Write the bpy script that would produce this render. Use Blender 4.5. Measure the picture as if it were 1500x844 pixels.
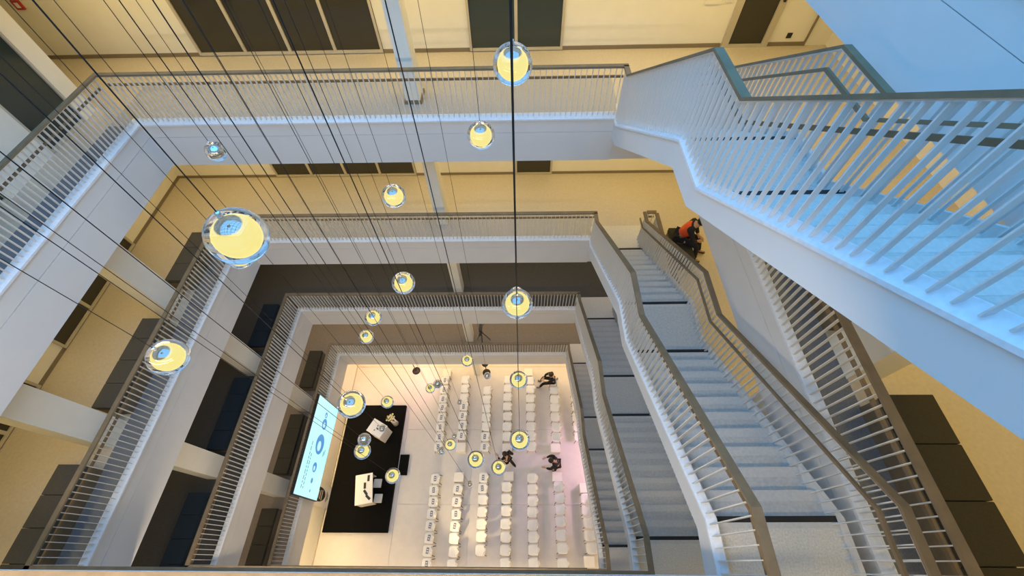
import bpy, bmesh, math, random
from mathutils import Vector, Matrix
random.seed(7)
S = bpy.context.scene
COL = S.collection
for o in list(bpy.data.objects):
    bpy.data.objects.remove(o, do_unlink=True)

# ------------------------------------------------------------------ camera
cam = bpy.data.cameras.new('camera'); cam_o = bpy.data.objects.new('camera', cam); COL.objects.link(cam_o)
cam.sensor_fit = 'HORIZONTAL'; cam.sensor_width = 36.0; cam.lens = 606.79 / 1500 * 36.0
cam.clip_start = 0.05; cam.clip_end = 200
RX, UP, FW = (0.99976, 0.006651, -0.020873), (0.006065, 0.831509, 0.555478), (-0.021051, 0.555472, -0.831269)
cam_o.matrix_world = Matrix(((RX[0], UP[0], -FW[0], 0), (RX[1], UP[1], -FW[1], 0), (RX[2], UP[2], -FW[2], 0), (0, 0, 0, 1)))
S.camera = cam_o

# ------------------------------------------------------------------ sky and exposure
S.view_settings.view_transform = 'Standard'; S.view_settings.look = 'None'
S.view_settings.gamma = 1.0; S.view_settings.use_curve_mapping = False
S.view_settings.exposure = 0.42
w = bpy.data.worlds.new('sky'); S.world = w; w.use_nodes = True
bg = w.node_tree.nodes['Background']
bg.inputs['Color'].default_value = (0.13, 0.48, 1.0, 1); bg.inputs['Strength'].default_value = 3.1


def area(name, loc, size, power, color, rot=(0, 0, 0), spread=180, portal=False):
    l = bpy.data.lights.new(name, 'AREA'); l.shape = 'RECTANGLE'; l.size, l.size_y = size
    l.energy = power; l.color = color; l.spread = math.radians(spread)
    o = bpy.data.objects.new(name, l); o.location = loc; o.rotation_euler = rot; COL.objects.link(o)
    if portal:
        l.cycles.is_portal = True
    return o


ROOF = 2.3
area('skylight_portal', (-2.2, 3.7, ROOF + 0.4), (13.0, 10.4), 1, (1, 1, 1), portal=True)

# ------------------------------------------------------------------ levels
RAIL = {1: -15.102, 2: -11.383, 3: -7.670, 4: -3.962, 5: -0.25}      # handrail tops
FL = {k: v - 1.045 for k, v in RAIL.items()}; FL[0] = -19.9
BOT = {k: FL[k] - 1.03 for k in (1, 2, 3, 4, 5)}                      # underside of each gallery slab
XL, XS, XR = -7.774, 1.905, 3.43       # void edge left, stair side, right corridor edge
YF, YN = 7.41, -0.11                   # far and near rail planes
SHEAR = 0.011                          # the right corridor runs slightly askew to the void
WL = -10.75
WX0, WX1, WY0, WY1 = -12.6, 7.1, -3.2, 10.08

# lamps of the galleries and hall: warm ceiling lines
WARM = (1.0, 0.72, 0.235)
NEUT = (1.0, 0.80, 0.58)


def gallery_lamps(k, far, left, right, near, color):
    z = BOT[k + 1] - 0.03 if k < 5 else ROOF - 0.1
    if far: area('far_gallery_lamp', (-2.0, 8.9, z), (15.0, 0.5), far, color)
    if left: area('left_gallery_lamp', (-9.3, 3.0, z), (0.5, 10.0), left, color)
    if right: area('right_gallery_lamp', (5.3, 3.0, z), (0.5, 11.0), right, color)
    if near: area('near_gallery_lamp', (-3.0, -1.6, z), (12.0, 0.4), near, color)


gallery_lamps(4, 140, 12, 60, 20, WARM)
gallery_lamps(3, 95, 42, 50, 20, WARM)
gallery_lamps(2, 62, 10, 22, 24, NEUT)
gallery_lamps(1, 95, 36, 34, 30, NEUT)
gallery_lamps(5, 20, 0, 15, 30, NEUT)  # unseen top-level fill, added to light the fascias across the void
for k_, p_ in ((5, 200), (3, 110)):
    area('near_edge_fill', (-3.2, -0.35, BOT[k_] - 0.05), (8.5, 0.2), p_, (1.0, 0.79, 0.54), (math.radians(38), 0, 0))  # unseen warm fill added to neutralise the bluish fascias
HALL = (1.0, 0.74, 0.46)
zb = BOT[1] - 0.04
area('hall_far_lamp', (-2.0, 8.9, zb), (12, 0.6), 140, (1.0, 0.70, 0.36))
area('hall_left_lamp', (-8.1, 3.2, zb), (0.3, 8.0), 100, (1.0, 0.68, 0.26))
area('hall_right_lamp', (4.6, 3.2, zb), (0.6, 9.0), 95, HALL)
area('hall_near_lamp', (-3.0, -1.2, zb), (11, 0.6), 105, HALL)


def spot(name, loc, target, power, color, angle=40, blend=0.6, radius=0.12):
    l = bpy.data.lights.new(name, 'SPOT'); l.energy = power; l.color = color
    l.spot_size = math.radians(angle); l.spot_blend = blend; l.shadow_soft_size = radius
    o = bpy.data.objects.new(name, l); o.location = loc
    o.rotation_euler = (Vector(target) - Vector(loc)).to_track_quat('-Z', 'Y').to_euler(); COL.objects.link(o)
    return o


spot('stage_spot_warm', (-3.2, -0.6, zb - 0.1), (-1.4, 3.6, FL[0]), 300, (1.0, 0.72, 0.34), 70)
spot('stage_spot_pink', (4.2, 4.2, zb - 0.1), (2.4, 3.6, FL[0]), 190, (0.95, 0.48, 0.92), 80)
spot('stage_spot_rose', (-4.0, 8.6, zb - 0.1), (-6.2, 7.4, FL[0]), 160, (1.0, 0.50, 0.55), 80)

# ------------------------------------------------------------------ materials
MATS = {}


def mat(name, color, rough=0.6, metal=0.0, noise=0.0, scale=8.0, bump=0.0, spec=0.5, detail=3.0):
    m = bpy.data.materials.new(name); m.use_nodes = True
    nt = m.node_tree; p = nt.nodes['Principled BSDF']
    p.inputs['Base Color'].default_value = (*color, 1); p.inputs['Roughness'].default_value = rough
    p.inputs['Metallic'].default_value = metal
    p.inputs['Specular IOR Level'].default_value = spec
    if noise or bump:
        tc = nt.nodes.new('ShaderNodeTexCoord'); n = nt.nodes.new('ShaderNodeTexNoise')
        n.inputs['Scale'].default_value = scale; n.inputs['Detail'].default_value = detail
        nt.links.new(tc.outputs['Object'], n.inputs['Vector'])
        if noise:
            r = nt.nodes.new('ShaderNodeValToRGB'); r.color_ramp.elements[0].position = 0.3; r.color_ramp.elements[1].position = 0.7
            a = [max(0, c * (1 - noise)) for c in color]; b = [min(1, c * (1 + noise)) for c in color]
            r.color_ramp.elements[0].color = (*a, 1); r.color_ramp.elements[1].color = (*b, 1)
            nt.links.new(n.outputs['Fac'], r.inputs['Fac']); nt.links.new(r.outputs['Color'], p.inputs['Base Color'])
        if bump:
            bp = nt.nodes.new('ShaderNodeBump'); bp.inputs['Strength'].default_value = bump; bp.inputs['Distance'].default_value = 0.01
            nt.links.new(n.outputs['Fac'], bp.inputs['Height']); nt.links.new(bp.outputs['Normal'], p.inputs['Normal'])
    MATS[name] = m
    return m


def glass(name, color=(1, 1, 1), ior=1.45, rough=0.0):
    m = mat(name, color, rough); p = m.node_tree.nodes['Principled BSDF']
    p.inputs['Transmission Weight'].default_value = 1.0; p.inputs['IOR'].default_value = ior
    return m


def glow(name, color, strength, rough=0.3, base=(0.8, 0.8, 0.8)):
    m = mat(name, base, rough); p = m.node_tree.nodes['Principled BSDF']
    p.inputs['Emission Color'].default_value = (*color, 1); p.inputs['Emission Strength'].default_value = strength
    return m


M_wall = mat('warm_white_plaster', (0.82, 0.79, 0.70), 0.85, noise=0.02, scale=3, bump=0.04)
M_fascia = mat('white_painted_fascia', (0.70, 0.69, 0.67), 0.7, noise=0.02, scale=2)
M_ceil = mat('ceiling_white', (0.8, 0.79, 0.77), 0.85)
M_steel = mat('white_powder_coat', (0.68, 0.68, 0.66), 0.45)
M_rail = mat('taupe_handrail', (0.21, 0.155, 0.092), 0.65, noise=0.12, scale=6, spec=0.25)
M_lip = mat('white_edge_trim', (0.74, 0.76, 0.78), 0.5, noise=0.06, scale=25)
M_floor_warm = mat('beige_terrazzo_floor', (0.60, 0.53, 0.42), 0.55, noise=0.05, scale=20)
M_floor_grey = mat('grey_edge_carpet', (0.19, 0.20, 0.215), 0.95, noise=0.12, scale=60, bump=0.2)
M_floor_dark = mat('charcoal_carpet', (0.085, 0.079, 0.066), 0.95, noise=0.15, scale=50, bump=0.2)
M_floor_brown = mat('dim_beige_floor', (0.24, 0.20, 0.155), 0.9, noise=0.1, scale=30)  # beige floor, the lowest gallery's dim light put into the colour
M_wall_dark = mat('dark_grey_panelled_wall', (0.115, 0.107, 0.088), 0.8)
M_ground = mat('pale_polished_floor', (0.66, 0.62, 0.58), 0.38, noise=0.03, scale=4)
M_frame = mat('beige_window_frame', (0.52, 0.47, 0.37), 0.5)
M_base = mat('taupe_baseboard', (0.22, 0.175, 0.11), 0.6)
M_dark_glass = mat('dark_window_glass', (0.036, 0.032, 0.022), 0.08, spec=0.6)
M_green_glass = mat('green_glass_sky_tint', (0.032, 0.046, 0.044), 0.08, spec=0.6)  # dark green, base colour lifted to stand in for bluish skylight reflections
M_bench = mat('charcoal_upholstery', (0.070, 0.066, 0.058), 0.95, noise=0.12, scale=70, bump=0.3)
M_bench_olive = mat('olive_brown_upholstery', (0.040, 0.034, 0.020), 0.95, noise=0.12, scale=70, bump=0.3)
M_bench_navy = mat('navy_upholstery', (0.007, 0.017, 0.028), 0.95, noise=0.1, scale=70, bump=0.3)
M_bench_side = mat('brown_bench_plinth', (0.16, 0.125, 0.08), 0.7, noise=0.1, scale=9)
M_tread = mat('grey_terrazzo_tread', (0.55, 0.53, 0.49), 0.6, noise=0.10, scale=28, detail=6)
M_edge = mat('grey_beige_floor_edge', (0.43, 0.41, 0.385), 0.6, noise=0.06, scale=30)  # greyer tone for the gallery floor beside the void
M_land = mat('speckled_terrazzo_landing', (0.68, 0.64, 0.56), 0.6, noise=0.14, scale=55, detail=6)
M_band = mat('pale_lit_nosing_tone', (0.605, 0.58, 0.535), 0.6, noise=0.06, scale=30)  # tread tone with the light on the nosing mixed in
M_strip = mat('black_nosing_strip', (0.012, 0.012, 0.014), 0.6)
M_black = mat('matt_black', (0.004, 0.004, 0.004), 0.9, spec=0.1)
M_blackm = mat('black_metal', (0.012, 0.012, 0.012), 0.45)
M_cord = mat('black_cord', (0.006, 0.005, 0.005), 0.7)
M_white = mat('white_plastic', (0.78, 0.76, 0.74), 0.4)
M_whitec = mat('white_chair_shell', (0.80, 0.79, 0.77), 0.45)
M_cube = mat('cream_cube_vinyl', (0.78, 0.75, 0.70), 0.6)
M_book = mat('grey_booklet_cover', (0.16, 0.17, 0.21), 0.5, noise=0.35, scale=30)
M_chrome = mat('chrome', (0.75, 0.75, 0.75), 0.15, metal=1.0)
M_red = mat('red_plastic', (0.42, 0.03, 0.03), 0.5)
M_skin = mat('skin', (0.48, 0.29, 0.21), 0.6)
M_hair = mat('dark_hair', (0.02, 0.014, 0.010), 0.7)
M_orange = mat('orange_vest', (0.85, 0.10, 0.02), 0.7, noise=0.15, scale=14)
M_navyc = mat('dark_navy_cloth', (0.012, 0.012, 0.020), 0.9, bump=0.2, scale=20)
M_blackc = mat('black_cloth', (0.008, 0.007, 0.007), 0.9, bump=0.2, scale=20)
M_shoe = mat('dark_brown_shoe', (0.025, 0.016, 0.012), 0.5)
M_leaf = mat('olive_green_leaf', (0.10, 0.13, 0.03), 0.6)
M_flower = mat('cream_petal', (0.80, 0.74, 0.42), 0.6)
M_glass = glass('clear_ball_glass', (0.97, 0.99, 1.0))
M_pane = glass('skylight_glass', (1, 1, 1), 1.02)
M_screen = glow('lit_screen_face', (0.48, 0.90, 0.95), 0.88, 0.3, (0.02, 0.02, 0.02))
M_scr_blue = glow('screen_blue_picture', (0.07, 0.30, 0.62), 0.8, 0.3, (0.02, 0.02, 0.02))
M_scr_lite = glow('screen_pale_picture', (0.55, 0.85, 0.98), 0.8, 0.3, (0.02, 0.02, 0.02))
M_scr_text = glow('screen_grey_text', (0.12, 0.32, 0.36), 0.8, 0.3, (0.02, 0.02, 0.02))
M_mull = mat('blue_grey_skylight_bar', (0.10, 0.13, 0.16), 0.5)
# inner globe of a pendant: gives off light and mirrors the roof
M_globe = bpy.data.materials.new('glowing_pendant_core'); M_globe.use_nodes = True
nt = M_globe.node_tree; p = nt.nodes['Principled BSDF']
p.inputs['Base Color'].default_value = (0.07, 0.14, 0.23, 1); p.inputs['Metallic'].default_value = 1.0
p.inputs['Roughness'].default_value = 0.03
p.inputs['Emission Color'].default_value = (1.0, 0.86, 0.29, 1)
tc = nt.nodes.new('ShaderNodeTexCoord'); sx_ = nt.nodes.new('ShaderNodeSeparateXYZ'); mr = nt.nodes.new('ShaderNodeMapRange')
mr.interpolation_type = 'SMOOTHSTEP'                       # glow cut away on top, shaped to let the skylight reflection show blue
mr.inputs['From Min'].default_value = 0.72; mr.inputs['From Max'].default_value = 0.80
mr.inputs['To Min'].default_value = 0.72; mr.inputs['To Max'].default_value = 0.10
nt.links.new(tc.outputs['Normal'], sx_.inputs[0]); nt.links.new(sx_.outputs['Z'], mr.inputs['Value'])
nt.links.new(mr.outputs['Result'], p.inputs['Emission Strength'])
mx = nt.nodes.new('ShaderNodeMapRange'); mx.inputs['From Min'].default_value = 0.10; mx.inputs['From Max'].default_value = 0.72
mx.inputs['To Min'].default_value = 0.30; mx.inputs['To Max'].default_value = 0.06
nt.links.new(mr.outputs['Result'], mx.inputs['Value']); nt.links.new(mx.outputs['Result'], p.inputs['Base Color'])


# ------------------------------------------------------------------ mesh helpers
class MB:
    def __init__(s): s.v = []; s.f = []; s.sm = []

    def add(s, vs, fs, smooth=False):
        b = len(s.v); s.v += [tuple(q) for q in vs]; s.f += [tuple(i + b for i in f) for f in fs]; s.sm += [smooth] * len(fs)
        return s

    def box(s, x0, x1, y0, y1, z0, z1):
        return s.add([(x0, y0, z0), (x1, y0, z0), (x1, y1, z0), (x0, y1, z0), (x0, y0, z1), (x1, y0, z1), (x1, y1, z1), (x0, y1, z1)],
                     [(3, 2, 1, 0), (4, 5, 6, 7), (0, 1, 5, 4), (1, 2, 6, 5), (2, 3, 7, 6), (3, 0, 4, 7)])

    def bevbox(s, x0, x1, y0, y1, z0, z1, r):
        """box with a chamfered top edge and rounded plan corners"""
        def ring(i, z):
            a, b = min(x0, x1) + i, max(x0, x1) - i; c, d = min(y0, y1) + i, max(y0, y1) - i; k = r * .8
            return [(a + k, c, z), (b - k, c, z), (b, c + k, z), (b, d - k, z), (b - k, d, z), (a + k, d, z), (a, d - k, z), (a, c + k, z)]
        vs = ring(0, z0) + ring(0, z1 - r) + ring(r * .35, z1 - r * .3) + ring(r, z1)
        fs = [tuple(range(7, -1, -1))]
        for k in range(3):
            for i in range(8):
                j = (i + 1) % 8; fs.append((k * 8 + i, k * 8 + j, k * 8 + 8 + j, k * 8 + 8 + i))
        fs.append(tuple(range(24, 32)))
        return s.add(vs, fs)

    def band(s, top, bot, x0, x1):
        """solid between two (y,z) polylines of equal length, extruded from x0 to x1"""
        n = len(top); vs = []
        for (y, z), (yb, zb_) in zip(top, bot):
            vs += [(x0, y, z), (x1, y, z), (x1, yb, zb_), (x0, yb, zb_)]
        fs = [(0, 1, 2, 3), (4 * n - 1, 4 * n - 2, 4 * n - 3, 4 * n - 4)]
        for i in range(n - 1):
            a = 4 * i
            for k in range(4):
                l = (k + 1) % 4; fs.append((a + k, a + 4 + k, a + 4 + l, a + l))
        return s.add(vs, fs)

    def prof_x(s, prof, x0, x1):
        """(y,z) outline extruded along x"""
        n = len(prof); vs = [(x0, y, z) for y, z in prof] + [(x1, y, z) for y, z in prof]
        fs = [tuple(range(n - 1, -1, -1)), tuple(range(n, 2 * n))] + [(i, (i + 1) % n, n + (i + 1) % n, n + i) for i in range(n)]
        return s.add(vs, fs)

    def prof_y(s, prof, y0, y1):
        """(x,z) outline extruded along y"""
        n = len(prof); vs = [(x, y0, z) for x, z in prof] + [(x, y1, z) for x, z in prof]
        fs = [tuple(range(n)), tuple(range(2 * n - 1, n - 1, -1))] + [((i + 1) % n, i, n + i, n + (i + 1) % n) for i in range(n)]
        return s.add(vs, fs)

    def rod(s, a, b, r0, r1=None, n=8, cap=True):
        r1 = r0 if r1 is None else r1
        a, b = Vector(a), Vector(b); d = (b - a).normalized()
        u = d.orthogonal().normalized(); v = d.cross(u); vs = []
        for c, r in ((a, r0), (b, r1)):
            for i in range(n):
                t = 2 * math.pi * i / n; vs.append(c + (u * math.cos(t) + v * math.sin(t)) * r)
        fs = [(i, (i + 1) % n, n + (i + 1) % n, n + i) for i in range(n)]
        s.add(vs, fs, True)
        if cap: s.add(vs, [tuple(range(n - 1, -1, -1)), tuple(range(n, 2 * n))])
        return s

    def lathe(s, prof, c=(0, 0, 0), n=24, smooth=True):
        """(r,z) profile turned about z"""
        vs = []; m = len(prof)
        for r, z in prof:
            for i in range(n):
                t = 2 * math.pi * i / n; vs.append((c[0] + r * math.cos(t), c[1] + r * math.sin(t), c[2] + z))
        fs = [(k * n + i, k * n + (i + 1) % n, (k + 1) * n + (i + 1) % n, (k + 1) * n + i) for k in range(m - 1) for i in range(n)]
        return s.add(vs, fs, smooth)

    def ball(s, c, r, n=24, m=12, sx=1, sy=1, sz=1):
        vs = [(c[0], c[1], c[2] + r * sz)]
        for k in range(1, m):
            a = math.pi * k / m
            for i in range(n):
                t = 2 * math.pi * i / n
                vs.append((c[0] + r * sx * math.sin(a) * math.cos(t), c[1] + r * sy * math.sin(a) * math.sin(t), c[2] + r * sz * math.cos(a)))
        vs.append((c[0], c[1], c[2] - r * sz)); L = len(vs) - 1
        fs = [(0, 1 + i, 1 + (i + 1) % n) for i in range(n)]
        for k in range(m - 2):
            for i in range(n):
                j = (i + 1) % n; fs.append((1 + k * n + i, 1 + (k + 1) * n + i, 1 + (k + 1) * n + j, 1 + k * n + j))
        fs += [(L, 1 + (m - 2) * n + (i + 1) % n, 1 + (m - 2) * n + i) for i in range(n)]
        return s.add(vs, fs, True)

    def shear(s):
        s.v = [(x + SHEAR * max(0.0, YF - y) if x < 6 else x, y, z) for x, y, z in s.v]
        return s

    def mesh(s, name, m):
        me = bpy.data.meshes.new(name); me.from_pydata(s.v, [], s.f)
        me.polygons.foreach_set('use_smooth', s.sm)
        if m: me.materials.append(m)
        bm = bmesh.new(); bm.from_mesh(me); bmesh.ops.recalc_face_normals(bm, faces=bm.faces); bm.to_mesh(me); bm.free()
        me.update()
        return me

    def build(s, name, m, parent=None, kind=None, loc=None):
        o = bpy.data.objects.new(name, s.mesh(name, m)); COL.objects.link(o)
        if parent: o.parent = parent
        if kind: o['kind'] = kind
        if loc: o.location = loc
        return o


def inst(name, me, parent=None, loc=(0, 0, 0), rotz=0, sc=None):
    o = bpy.data.objects.new(name, me); COL.objects.link(o); o.location = loc; o.rotation_euler = (0, 0, rotz)
    if sc: o.scale = sc
    if parent: o.parent = parent
    return o


def tag(o, label, cat, group=None):
    o['label'] = label; o['category'] = cat
    if group: o['group'] = group
    return o


def empty(name, loc, label, cat, group=None, rotz=0):
    o = bpy.data.objects.new(name, None); COL.objects.link(o); o.location = loc; o.rotation_euler = (0, 0, rotz)
    o.empty_display_size = 0.2
    return tag(o, label, cat, group)


def copy_tree(o, parent=None):
    c = o.copy(); COL.objects.link(c)
    if parent: c.parent = parent
    for ch in list(o.children): copy_tree(ch, c)
    return c


ORD = ['zeroth', 'first', 'second', 'third', 'fourth', 'fifth', 'sixth', 'seventh', 'eighth', 'ninth', 'tenth']

# ------------------------------------------------------------------ shell: ground floor, walls, roof
G = FL[0]
fl = MB().box(WX0, WX1, WY0, WY1, G - 0.3, G - 0.02).build('floor', M_ground, kind='structure')
xs = [WX0, -8.55, -5.4, -2.25, 0.9, 4.05, WX1]; ys = [WY0, -1.02, 2.13, 5.28, 8.43, WY1]
for i in range(len(xs) - 1):
    for j in range(len(ys) - 1):
        e = 0.007
        MB().box(xs[i] + e, xs[i + 1] - e, ys[j] + e, ys[j + 1] - e, G - 0.02, G).build('floor_slab', M_ground, fl)
MB().box(WX0 - .3, WX1 + .3, WY1, WY1 + .3, G - .3, ROOF + .3).build('wall_far', M_wall, kind='structure')
MB().box(WX0 - .3, WX0, WY0, WY1, G - .3, ROOF + .3).build('wall_left', M_wall, kind='structure')
for k in (1, 2, 3):
    MB().box(WX0, WL, WY0, WY1, FL[k], BOT[k + 1]).build('wall_gallery_left', M_wall, kind='structure')
MB().box(WX1, WX1 + .3, WY0, WY1, G - .3, ROOF + .3).build('wall_right', M_wall, kind='structure')
MB().box(WX0 - .3, WX1 + .3, WY0 - .3, WY0, G - .3, ROOF + .3).build('wall_near', M_wall, kind='structure')
MB().box(-8.75, -8.45, WY0, WY1, G, BOT[1]).build('wall_hall_left', M_wall, kind='structure')
MB().box(-8.45, -8.43, WY0, WY1, G, G + .08).build('baseboard_hall_left', M_frame, kind='structure')
# roof with skylight
sk = (-8.6, 4.2, -1.4, 8.8)
r_ = MB()
r_.box(WX0, sk[0], WY0, WY1, ROOF, ROOF + .3).box(sk[1], WX1, WY0, WY1, ROOF, ROOF + .3)
r_.box(sk[0], sk[1], sk[3], WY1, ROOF, ROOF + .3).box(sk[0], sk[1], WY0, sk[2], ROOF, ROOF + .3)
r_.build('ceiling', M_ceil, kind='structure')
win = MB()
win.box(sk[0], sk[1], sk[2] - .05, sk[2] + .05, ROOF + .1, ROOF + .3).box(sk[0], sk[1], sk[3] - .05, sk[3] + .05, ROOF + .1, ROOF + .3)
win.box(sk[0] - .05, sk[0] + .05, sk[2], sk[3], ROOF + .1, ROOF + .3).box(sk[1] - .05, sk[1] + .05, sk[2], sk[3], ROOF + .1, ROOF + .3)
sky_o = win.build('window_1', M_mull, kind='structure')
NX, NY = 9, 7
for i in range(1, NX):
    x = sk[0] + (sk[1] - sk[0]) * i / NX
    MB().box(x - .07, x + .07, sk[2], sk[3], ROOF + .12, ROOF + .24).build('glazing_bar', M_mull, sky_o)
for j in range(1, NY):
    y = sk[2] + (sk[3] - sk[2]) * j / NY
    MB().box(sk[0], sk[1], y - .07, y + .07, ROOF + .13, ROOF + .23).build('glazing_bar', M_mull, sky_o)

# ------------------------------------------------------------------ gallery slabs with fascia boards and edge trims
tn = 0
FLOOR_M = {1: M_floor_brown, 2: M_floor_dark, 3: M_floor_warm, 4: M_floor_warm, 5: M_floor_warm}
for k in (1, 2, 3, 4, 5):
    f, b = FL[k], BOT[k]
    s = MB()
    s.box(WX0, XL - .02, WY0, WY1, b, f - .02)
    sr = MB().box(XR + .08, WX1, WY0, YF, b, f - .02).box(XR + .08, WX1, YF, WY1, b, f - .02).shear(); s.add(sr.v, sr.f)
    s.box(XL - .02, XR + .08, YF + .02, WY1, b, f - .02)
    s.box(XL - .02, XR + .08, WY0, YN - .02, b, f - .02)
    so = s.build('floor', M_fascia, kind='structure')
    fm = FLOOR_M[k]; FS = 1.05 if k == 3 else 1.55
    t = MB()
    t.box(WX0, -8.36, WY0, WY1, f - .02, f); tr = MB().box(4.0, WX1, WY0, YF, f - .02, f).box(4.0, WX1, YF, WY1, f - .02, f).shear(); t.add(tr.v, tr.f)
    t.box(-8.36, 4.0, YF + FS, WY1, f - .02, f).box(-8.36, 4.0, WY0, YN - .5, f - .02, f)
    t.box(XS + .1, 4.0, YF + .03, YF + FS, f - .02, f); t.build('floor_covering', fm, so)
    t = MB()
    em = M_floor_grey if k != 2 else M_floor_dark
    t.box(-8.36, XL - .03, YN - .5, YF - .05, f - .02, f); tr = MB().box(XR + .09, 4.0, YN - .5, YF + .03, f - .02, f).shear(); t.add(tr.v, tr.f)
    t.build('edge_carpet', em if k != 1 else M_floor_brown, so)
    t = MB()
    t.box(-8.36, XS + .1, YF + .03, YF + FS, f - .02, f).box(-8.36, XL - .03, YF - .05, YF + .03, f - .02, f).box(XL - .03, XR + .09, YN - .5, YN - .03, f - .02, f)
    t.build('edge_strip', fm if k in (1, 2) else M_edge, so)
    # fascia boards: a shallow upper board, a shadow joint, a deep lower board
    for (za, zb_) in ((f - .313, f - .03), (b - .004, f - .32)):
        fb = MB().box(XL - .03, XS + .05, YF, YF + .03, za, zb_).build('fascia_board', M_fascia, so)
        MB().box(XL - .03, XL, YN, YF + .03, za, zb_).build('fascia_board', M_fascia, so)
        MB().box(XR + .05, XR + .08, YN, YF + .03, za, zb_).shear().build('fascia_board', M_fascia, so)
        MB().box(XL - .03, XS + .05, YN - .03, YN, za, zb_).build('fascia_board', M_fascia, so)
    # sloped edge trim that carries the railing
    pr = lambda sgn, base: [(base + sgn * .055, f + .10), (base + sgn * .045, f + .10), (base - sgn * .035, f + .005), (base - sgn * .035, f - .03), (base + sgn * .055, f - .03)]
    tn += 1; MB().prof_x(pr(1, YF), XL - .05, XS + .03).build('trim_%d' % tn, M_lip, kind='structure')
    tn += 1; MB().prof_y(pr(-1, XL), YN, YF + .05).build('trim_%d' % tn, M_lip, kind='structure')
    tn += 1; MB().prof_y(pr(1, XR + .04), YN, YF + .05).shear().build('trim_%d' % tn, M_lip, kind='structure')
    tn += 1; MB().prof_x(pr(-1, YN), XL - .05, XS + .03).build('trim_%d' % tn, M_lip, kind='structure')
    tn += 1; MB().prof_x(pr(1, YF), 3.17, XR + .05).build('trim_%d' % tn, M_lip, kind='structure')

# piers
for k in (0, 1, 2, 3, 4):
    z0, z1 = FL[k], (BOT[k + 1])
    MB().box(-2.36, -2.06, 8.0, 8.42, z0, z1).build('pillar', M_wall, kind='structure')
    if k in (1, 2, 3):
        for y in (4.97, 1.93):
            MB().box(-8.80, -8.38, y, y + .55, z0, z1).build('pillar', M_wall, kind='structure')
    if k in (3, 4):
        for y in (1.95,):
            MB().box(4.05, 4.48, y, y + .55, z0, z1).build('pillar', M_wall, kind='structure')
MB().box(-2.39, -2.03, 7.97, 8.45, FL[4], FL[4] + .07).build('trim_90', M_base, kind='structure')

# dark lined walls of the second gallery
MB().box(WX0, WX1, WY1 - .04, WY1, FL[2], BOT[3]).build('wall_second_far', M_wall_dark, kind='structure')
MB().box(WL, WL + .04, WY0, WY1 - .04, FL[2], BOT[3]).build('wall_second_left', M_wall_dark, kind='structure')
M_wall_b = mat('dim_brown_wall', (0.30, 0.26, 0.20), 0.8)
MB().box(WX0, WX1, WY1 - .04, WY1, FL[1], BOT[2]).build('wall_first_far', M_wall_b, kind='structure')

# ------------------------------------------------------------------ windows, doors, baseboards
wn = 1; dn = 0


def window_y(y, xs_, z0, z1, gm, frame=.055, sill=.0):
    """window in a wall facing -y at plane y, panes between successive xs_"""
    global wn
    wn += 1
    x0, x1 = xs_[0], xs_[-1]
    f = MB()
    f.box(x0 - frame, x0, y - .05, y, z0 - frame, z1 + frame).box(x1, x1 + frame, y - .05, y, z0 - frame, z1 + frame)
    f.box(x0, x1, y - .05, y, z0 - frame, z0).box(x0, x1, y - .05, y, z1, z1 + frame)
    o = f.build('window_%d' % wn, M_frame, kind='structure')
    for a, b in zip(xs_[:-1], xs_[1:]):
        MB().box(a, b, y - .012, y - .004, z0, z1).build('pane', gm, o)
    for x in xs_[1:-1]:
        MB().box(x - .035, x + .035, y - .05, y - .012, z0, z1).build('mullion', M_frame, o)


def window_x(x, ys_, z0, z1, gm, frame=.055, sg=1):
    global wn
    wn += 1
    y0, y1 = ys_[0], ys_[-1]; a, b = (x, x + .05 * sg)
    f = MB()
    f.box(a, b, y0 - frame, y0, z0 - frame, z1 + frame).box(a, b, y1, y1 + frame, z0 - frame, z1 + frame)
    f.box(a, b, y0, y1, z0 - frame, z0).box(a, b, y0, y1, z1, z1 + frame)
    o = f.build('window_%d' % wn, M_frame, kind='structure')
    for c, d in zip(ys_[:-1], ys_[1:]):
        MB().box(x + .004 * sg, x + .012 * sg, c, d, z0, z1).build('pane', gm, o)
    for y in ys_[1:-1]:
        MB().box(x + .012 * sg, b, y - .035, y + .035, z0, z1).build('mullion', M_frame, o)


A4 = [-7.54, -6.47, -5.40, -4.33, -3.26]
for k in (3, 4):
    f = FL[k]
    window_y(WY1, A4, f + .09, f + 2.35, M_dark_glass)
    if k == 4:
        window_y(WY1, [-1.10, -0.07, 0.95], f + .08, f + 2.35, M_green_glass)
    else:
        window_y(WY1, [-0.09, 0.92], f + .07, f + 2.35, M_dark_glass)
    bb = [(WL if k == 3 else WX0, A4[0] - .06), (A4[-1] + .06, -1.16 if k == 4 else -.15), (1.0 if k == 4 else .98, 4.66 if k == 4 else WX1)]
    if k == 4: bb.append((5.74, 6.56))
    for a, b in bb:
        MB().box(a, b, WY1 - .02, WY1, f, f + .085).build('baseboard_far', M_base, kind='structure')
    wl = WL if k == 3 else WX0
    MB().box(wl, wl + .02, WY0, WY1, f, f + .085).build('baseboard_left', M_base, kind='structure')
# glazed door at the right end of the fourth gallery
dn += 1; f = FL[4]
dd = MB().box(4.68, 4.82, WY1 - .06, WY1, f, f + 2.3).box(5.58, 5.72, WY1 - .06, WY1, f, f + 2.3).box(4.82, 5.58, WY1 - .06, WY1, f, f + .07).box(4.82, 5.58, WY1 - .06, WY1, f + 2.2, f + 2.3)
do = dd.build('door_1', M_frame, kind='structure')
MB().box(4.82, 5.58, WY1 - .02, WY1 - .01, f + .07, f + 2.2).build('pane', M_dark_glass, do)
MB().box(5.62, 5.66, WY1 - .12, WY1 - .06, f + .95, f + 1.15).build('handle', M_blackm, do)
MB().box(6.56, 6.60, WY1 - .03, WY1, f, f + 2.4).build('trim_91', M_base, kind='structure')
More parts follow.
